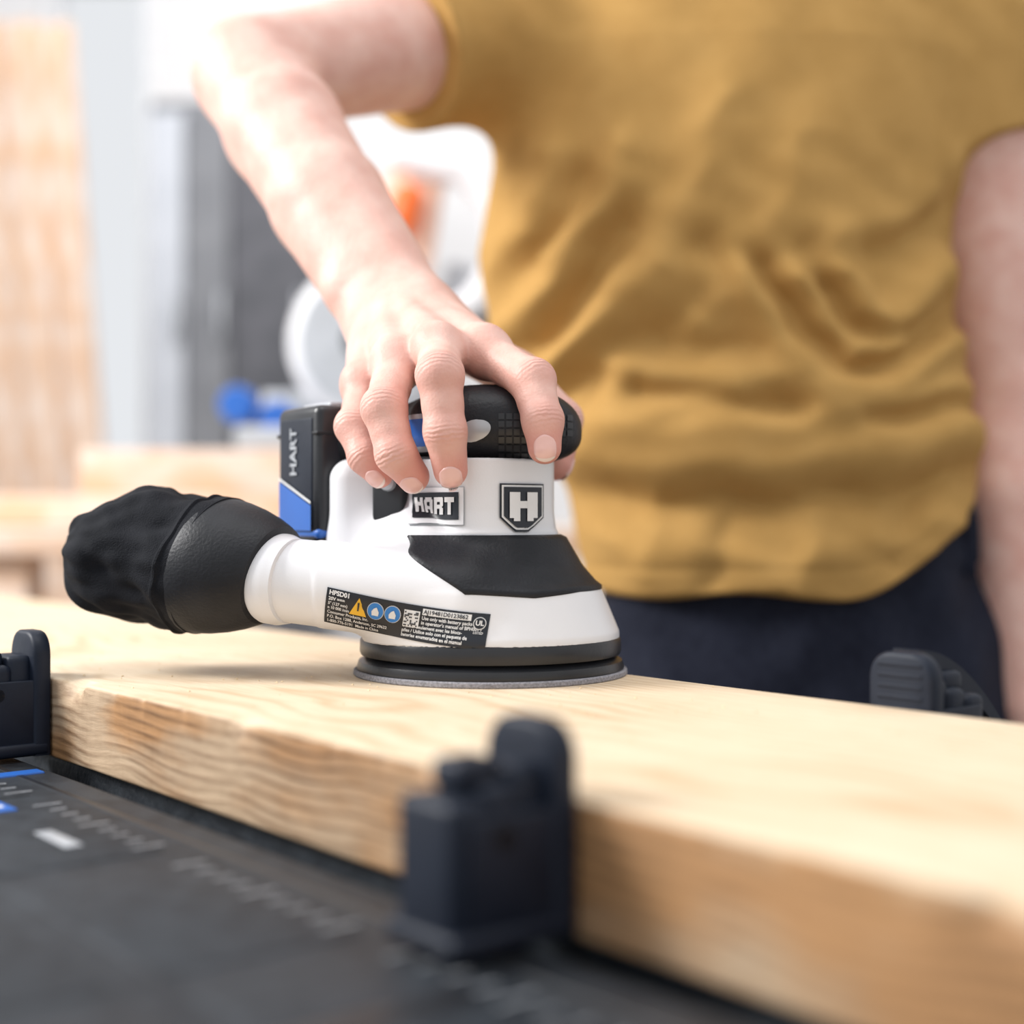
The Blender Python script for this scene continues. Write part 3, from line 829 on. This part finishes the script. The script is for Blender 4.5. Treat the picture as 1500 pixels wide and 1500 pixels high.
def shirt_fn(p):
    d = torso_sdf(p, .003)
    x = p[:, 0]; z = p[:, 2]-EYE
    zh = zhem(x)+.0025*np.sin(x*50)
    s2 = SHR+(ELB-SHR)*.50
    sl1 = seg(p, SHR, s2, .060, .055); ab = (ELB-SHR)/np.linalg.norm(ELB-SHR)
    sl1 = np.maximum(sl1, (p-s2)@ab.astype(np.float32))
    e2_ = SHL+(EL-SHL)*.30
    ab2 = (EL-SHL)/np.linalg.norm(EL-SHL)
    sl2 = np.maximum(seg(p, SHL, SHL+(EL-SHL)*.5, .058, .056), (p-e2_)@ab2.astype(np.float32))
    d = smin(smin(d, sl1, .03), sl2, .03)
    d = smax(d, zh-z, .004)
    d = smax(d, z-.425, .004)
    return d
V, F = sdf_surface(shirt_fn, (-.14, .90, EYE-.08), (.42, 1.20, EYE+.45), .0024, iters=4)
g = sgrad(shirt_fn, V, .001); g /= np.maximum(np.linalg.norm(g, axis=1), 1e-6)[:, None]
fd = fold_disp(V)*(.10+.90*np.clip((CY-.02-V[:, 1])/.06, 0, 1))
zz_ = V[:, 2]-EYE; zh_ = zhem(V[:, 0])
fd = np.where(g[:, 2] < -.6, fd*.3, fd) - .0010*np.exp(-((zz_-zh_-.018)/.0022)**2)
hor = g.copy(); hor[:, 2] *= .4
V = V+hor*fd[:, None]
V = laplace(V, F, .3)
new_mesh('tshirt', V.tolist(), F.tolist(), M_shirt, person)

def body_fn(p):
    d = torso_sdf(p, -.026)
    z = p[:, 2]-EYE
    d = np.maximum(d, -.0-z)
    nk = seg(p, Q(.168, 1.055, .38), Q(.165, 1.030, .50), .058, .052)
    d = smin(d, nk, .03)
    hd = ell(p, Q(.163, 1.020, .605), (.076, .096, .100))
    hd = smin(hd, ell(p, Q(.163, .992, .545), (.058, .072, .072)), .03)
    hd = smin(hd, seg(p, Q(.163, .925, .590), Q(.163, .905, .560), .009, .014), .012)
    hd = smin(hd, ell(p, Q(.163, .922, .525), (.024, .010, .010)), .008)
    hd = smax(hd, -ell(p, Q(.163, .905, .525), (.022, .012, .0015)), .002)
    for sx in (-1, 1):
        hd = smin(hd, ell(p, Q(.163+sx*.076, 1.02, .585), (.010, .020, .032)), .006)
        hd = smax(hd, -ell(p, Q(.163+sx*.032, .915, .598), (.018, .014, .011)), .008)
    d = smin(d, hd, .02)
    mf = EL*.65+WL*.35
    a = seg(p, SHL, EL, .048, .041)
    a = smin(a, seg(p, EL, mf, .040, .041), .006)
    a = smin(a, seg(p, mf, WL, .041, .026), .006)
    a = smin(a, ell(p, EL+np.array((0, -.030, .0)), (.012, .010, .014)), .015)
    kn = [WL+np.array((dx, dy, -.085)) for dx, dy in ((.004, -.030), (.006, -.011), (.006, .008), (.004, .025))]
    for j, k in enumerate(kn): a = smin(a, seg(p, WL+np.array((0, (j-1.5)*.010, -.005)), k, .019, .0125), .008)
    out = smin(d, a, .02)
    base = out
    for j, k in enumerate(kn):
        L_ = (.070, .078, .072, .056)[j]
        m_ = k+np.array((-.004, -.002+.001*j, -L_*.5)); t_ = k+np.array((-.018, -.004+.002*j, -L_))
        f = smin(seg(p, k, m_, .0105, .0095), seg(p, m_, t_, .0095, .0078), .003)
        out = np.minimum(out, smin(base, f, .005))
    th = smin(seg(p, WL+np.array((0, -.018, -.02)), WL+np.array((-.008, -.048, -.060)), .015, .0115), seg(p, WL+np.array((-.008, -.048, -.060)), WL+np.array((-.016, -.052, -.105)), .0110, .0085), .004)
    return np.minimum(out, smin(base, th, .008))
sdf_obj('body', body_fn, (-.04, .86, EYE-.33), (.44, 1.20, EYE+.74), .0036, M_skin, person, iters=4)
M_eye = pmat('eye_white', (.8, .8, .8), .2); M_iris = pmat('iris', (.05, .03, .02), .2)
M_hair = pmat('brown_hair', (.05, .028, .014), .5, (.09, .05, .025), 30, .9, 60, stretch=(12, 12, 1))
for sx in (-1, 1):
    lathe('eye_%d' % (sx+1), [(0.0001, -.012), (.006, -.0104), (.0104, -.006), (.012, 0), (.0104, .006), (.006, .0104), (.0001, .012)], M_eye, person, (.163+sx*.031, .938, EYE+.598), (0, 1, 0), 24)
    lathe('iris_%d' % (sx+1), [(0.0001, 0), (.005, 0), (.0052, .0015), (.0001, .002)], M_iris, person, (.163+sx*.031, .9265, EYE+.595), (0, 1, 0), 20)
def hair_fn(p):
    d = ell(p, Q(.163, 1.030, .618), (.088, .104, .106))
    d = smin(d, ell(p, Q(.163, 1.085, .56), (.070, .060, .085)), .03)
    face = np.maximum(p[:, 1]-.985, (p[:, 2]-EYE)-.650)
    d = smax(d, -face, .012)
    return d+.0015*np.sin(p[:, 0]*260+4*np.sin(p[:, 2]*40))
sdf_obj('hair', hair_fn, (.05, .90, EYE+.44), (.28, 1.18, EYE+.76), .004, M_hair, person, iters=3)

def pants_fn(p):
    z = p[:, 2]-EYE
    cx = np.interp(z, [-.2, -.06, .04], [.206, .206, .190]); a = np.interp(z, [-.2, -.13, -.06, .0, .04], [.150, .150, .138, .134, .128]); b = np.interp(z, [-.2, -.06, .04], [.112, .103, .084])
    n = 2.3
    hip = ((np.abs((p[:, 0]-cx)/a)**n+np.abs((p[:, 1]-CY)/b)**n+1e-9)**(1/n)-1)*b*.9
    hip = np.maximum(hip, np.maximum(-.185-z, z-.042))
    o = hip
    lg = None
    for sx in (-1, 1):
        h_ = Q(.206+sx*.072, 1.055, -.15); k_ = Q(.206+sx*.085, 1.03, -.52); f_ = Q(.206+sx*.095, 1.075, -.955)
        l = smin(seg(p, h_, k_, .088, .062), seg(p, k_, f_, .062, .048), .03)
        l = np.maximum(l, -.965-z)
        lg = l if lg is None else np.minimum(lg, l)
    o = smin(o, lg, .03)
    w = .0022*np.sin(z*70+9*p[:, 0]+2*np.sin(p[:, 0]*50))+.0015*np.sin(p[:, 0]*120+z*40)
    w += .0020*((z > -.035) & (z < .04))
    w -= .0012*np.exp(-((p[:, 0]-.204)/.0025)**2)*(z > -.16)
    return o-w
sdf_obj('jeans', pants_fn, (.0, .90, .03), (.42, 1.21, EYE+.06), .0052, M_pants, person, iters=4)
M_sole = pmat('shoe_sole', (.6, .6, .58), .7); M_shoe = pmat('shoe_leather', (.10, .06, .035), .6)
for sx in (-1, 1):
    x = .206+sx*.100
    def shoe(p, x=x):
        d = smin(seg(p, (x, 1.09, .055), (x, .93, .040), .042, .036), seg(p, (x, 1.085, .06), (x-.0, 1.08, .12), .044, .048), .03)
        return np.maximum(d, .018-p[:, 2])
    sdf_obj('shoe_%d' % (sx+1), shoe, (x-.07, .86, 0), (x+.07, 1.16, .18), .005, M_shoe, person, iters=3)
    def sole(p, x=x):
        q = p.copy(); q[:, 2] = .045
        return np.maximum(seg(q, (x, 1.09, .045), (x, .93, .045), .047, .042), np.maximum(-p[:, 2]+.0005, p[:, 2]-.022))
    sdf_obj('sole_%d' % (sx+1), sole, (x-.07, .86, -.01), (x+.07, 1.16, .05), .004, M_sole, person, iters=3)
for k, (x, y) in enumerate(((.318, .988), (.10, .972), (.255, .957))):
    rbox('belt_loop_%d' % k, (.010, .006, .042), (x, y, EYE-.022), .002, M_pants, person, (0, 0, 0))

# ------------------------------------------------------------------ room
M_wall = pmat('wall_paint', (.82, .81, .81), .9, (.78, .77, .77), 3)
M_floor = pmat('concrete_floor', (.42, .39, .36), .8, (.36, .33, .31), 4, .2, 40, det=8)
M_trim = pmat('trim_paint', (.85, .85, .86), .6)
def wallrect(name, x0, x1, z0, z1, y, t=.12, mat=M_wall, parent=None):
    return rbox(name, (x1-x0, t, z1-z0), ((x0+x1)/2, y+t/2, (z0+z1)/2), 0, mat, parent)
YB = 4.5
wb = empty('wall_back')
wx0, wx1, wz0, wz1 = -1.47, -1.12, .55, 2.75
wallrect('w1', -3.2, wx0, 0, 3.2, YB, parent=wb); wallrect('w2', wx1, 3.2, 0, 3.2, YB, parent=wb)
wallrect('w3', wx0, wx1, 0, wz0, YB, parent=wb); wallrect('w4', wx0, wx1, wz1, 3.2, YB, parent=wb)
win = empty('window_1')
rbox('frame_l', (.04, .10, wz1-wz0), (wx0+.02, YB+.02, (wz0+wz1)/2), .005, M_trim, win)
rbox('frame_r', (.04, .10, wz1-wz0), (wx1-.02, YB+.02, (wz0+wz1)/2), .005, M_trim, win)
rbox('frame_t', (wx1-wx0, .10, .05), ((wx0+wx1)/2, YB+.02, wz1-.025), .005, M_trim, win)
rbox('frame_b', (wx1-wx0+.1, .16, .05), ((wx0+wx1)/2, YB-.02, wz0+.0), .005, M_trim, win)
rbox('floor', (6.4, 7.6, .1), (0, 1.6, -.05), 0, M_floor)
rbox('baseboard_back', (6.4, .02, .1), (0, YB-.01, .05), .003, M_trim)
rbox('wall_right', (.12, 5.6, 3.2), (3.2, 1.8, 1.6), 0, M_wall)

lum = empty('lumber_stack')
for k in range(6):
    x = -1.50+k*.093
    rbox('plank_%d' % k, (2.20, .022, .088), (x, 3.45+.012*(k % 2), 1.12), .003, M_wood2, lum, (0, math.radians(90-1.5-k*.55), 0))
cab = empty('storage_cabinet', (-.68, 3.65, 0))
M_cab = pmat('cabinet_light', (.50, .52, .56), .6, (.44, .46, .50), 8)
M_cabm = pmat('cabinet_grey', (.20, .205, .22), .6, (.15, .155, .17), 8)
M_cab2 = pmat('cabinet_dark', (.060, .062, .072), .6, (.10, .10, .115), 14)
rbox('case', (.40, .40, 2.0), (0, 0, 1.03), .01, M_cabm, cab)
for k, (x, wd, mt) in enumerate(((-.155, .085, M_cab), (-.055, .105, M_cabm), (.10, .195, M_cab2))):
    for j in range(2):
        rbox('door_%d_%d' % (k, j), (wd, .02, .95), (x, -.21, .53+.99*j), .004, mt, cab)
        rbox('handle_%d_%d' % (k, j), (.012, .02, .12), (x+wd*.35, -.23, .55+.95*j), .003, M_steel, cab)
tb = empty('saw_table', (-.30, 1.95, 0))
rbox('top', (.80, .50, .035), (0, .05, EYE-.035), .004, M_wood2, tb)
rbox('boards', (.70, .30, .04), (-.06, .04, EYE+.0045), .003, M_wood2, tb)
rbox('boards_2', (.56, .26, .06), (.01, .05, EYE+.055), .003, M_wood2, tb)
for sx in (-1, 1):
    for sy in (-1, 1):
        rbox('leg_%d%d' % (sx+1, sy+1), (.07, .07, EYE-.053), (sx*.34, .05+sy*.19, (EYE-.053)/2), .004, M_wood2, tb)
rbox('lower_rail', (.74, .03, .10), (0, -.12, .62), .004, M_wood2, tb)
ZB = EYE+.086
saw = empty('miter_saw', (-.20, 2.0, ZB))
M_sw = pmat('saw_guard_white', (.84, .84, .86), .35); M_or = pmat('orange_plastic', (.95, .18, .03), .4); M_peach = pmat('peach_plastic', (.92, .62, .48), .5)
rbox('base', (.34, .22, .03), (0, 0, .0155), .006, M_grey, saw)
rbox('fence', (.32, .02, .06), (0, .06, .06), .004, M_silver, saw)
lathe('guard', [(.02, -.03), (.10, -.03), (.112, -.022), (.115, 0), (.112, .022), (.10, .03), (.02, .03)], M_sw, saw, (0, .0, .155), (.15, 1, 0), 64)
lathe('blade', [(.01, -.002), (.098, -.002), (.098, .002), (.01, .002)], M_silver, saw, (0, -.035, .155), (.15, 1, 0), 64)
lathe('hub', [(.0001, -.05), (.024, -.05), (.028, -.04), (.028, .04), (.0001, .04)], M_blackg, saw, (0, 0, .155), (.15, 1, 0), 32)
pth = [(.09, 0, .18), (.15, 0, .21), (.185, 0, .27), (.18, 0, .35), (.13, 0, .40), (.06, 0, .41)]
rings = []
for i, q in enumerate(pth):
    a = Vector(pth[max(0, i-1)]); b = Vector(pth[min(len(pth)-1, i+1)]); t = (b-a).normalized(); n_ = Vector((0, 1, 0)); m_ = t.cross(n_)
    rings.append([Vector(q)+n_*.028*math.cos(w)+m_*.024*math.sin(w) for w in [k*math.pi/8 for k in range(16)]])
loft('handle_arch', rings, M_sw, saw)
lathe('motor', [(.0001, -.06), (.035, -.06), (.04, -.05), (.04, .05), (.035, .06), (.0001, .06)], M_blackg, saw, (.165, .03, .165), (1, .2, 0), 32)
rbox('trigger', (.045, .04, .075), (.052, -.03, .335), .018, M_or, saw, (0, .3, 0))
rbox('trigger_guard', (.085, .03, .17), (.055, .02, .335), .014, M_peach, saw, (0, .15, 0))
rbox('trigger_mount', (.07, .03, .03), (.06, 0, .415), .01, M_sw, saw)
rbox('arm', (.05, .05, .26), (.10, .07, .15), .01, M_grey, saw, (0, .25, 0))
for k, (x, z) in enumerate(((-.172, .062), (-.118, .042))):
    lathe('knob_%d' % k, [(.0001, -.02), (.022, -.02), (.026, -.014), (.026, .014), (.022, .02), (.0001, .02)], M_blue, saw, (x, -.06, z), (0, 1, 0), 32)
    rbox('knob_arm_%d' % k, (.02, .05, .016), (x+.01, -.03, z), .004, M_grey, saw)

# ------------------------------------------------------------------ sawdust
V = []; F = []
for i in range(420):
    s = random.uniform(.05, .95); p = random.uniform(.255, .452)
    c = SP(s, p, BT); r = random.uniform(.0003, .0009)
    a = random.random()*6
    b0 = len(V)
    for dx, dy, dz in ((1, 0, 0), (-.5, .8, 0), (-.5, -.8, 0), (0, 0, .8)):
        V.append((c.x+r*(dx*math.cos(a)-dy*math.sin(a)), c.y+r*(dx*math.sin(a)+dy*math.cos(a)), c.z+r*dz+.0001))
    F += [(b0, b0+1, b0+3), (b0+1, b0+2, b0+3), (b0+2, b0, b0+3), (b0+2, b0+1, b0)]
new_mesh('sawdust', V, F, pmat('sawdust', (.85, .66, .42), .9), None, False)

# ------------------------------------------------------------------ light
w = bpy.data.worlds.new('World'); S.world = w; w.use_nodes = True
w.node_tree.nodes['Background'].inputs[0].default_value = (.94, .965, 1, 1)
w.node_tree.nodes['Background'].inputs[1].default_value = .86
def area(name, loc, target, size, power, col):
    l = bpy.data.lights.new(name, 'AREA'); l.size = size; l.energy = power; l.color = col
    o = bpy.data.objects.new(name, l); S.collection.objects.link(o); o.location = loc
    o.rotation_euler = (Vector(target)-Vector(loc)).to_track_quat('-Z', 'Y').to_euler()
area('window_light', (-1.8, .72, 2.15), (0, .80, 1.0), .7, 60, (1, .985, .97))
area('added_fill', (.0, .3, 2.9), (.1, .9, 1.0), 1.2, 15, (1, .98, .97))  # added soft fill from overhead, not a fixture of the room
area('added_fill', (-.3, 2.6, 3.1), (-.2, 4.2, 1.2), 1.2, 32, (1, .98, .97))  # unseen fill added to brighten the back wall, no real lamp there

# ------------------------------------------------------------------ camera
cd = bpy.data.cameras.new('Camera'); cd.lens = 50; cd.sensor_width = 36
cam = bpy.data.objects.new('Camera', cd); S.collection.objects.link(cam)
cam.location = (0, 0, EYE); cam.rotation_euler = (math.radians(90.08), 0, 0)
cd.dof.use_dof = True; cd.dof.focus_distance = .622; cd.dof.aperture_fstop = 3.4
cd.clip_start = .02
S.camera = cam
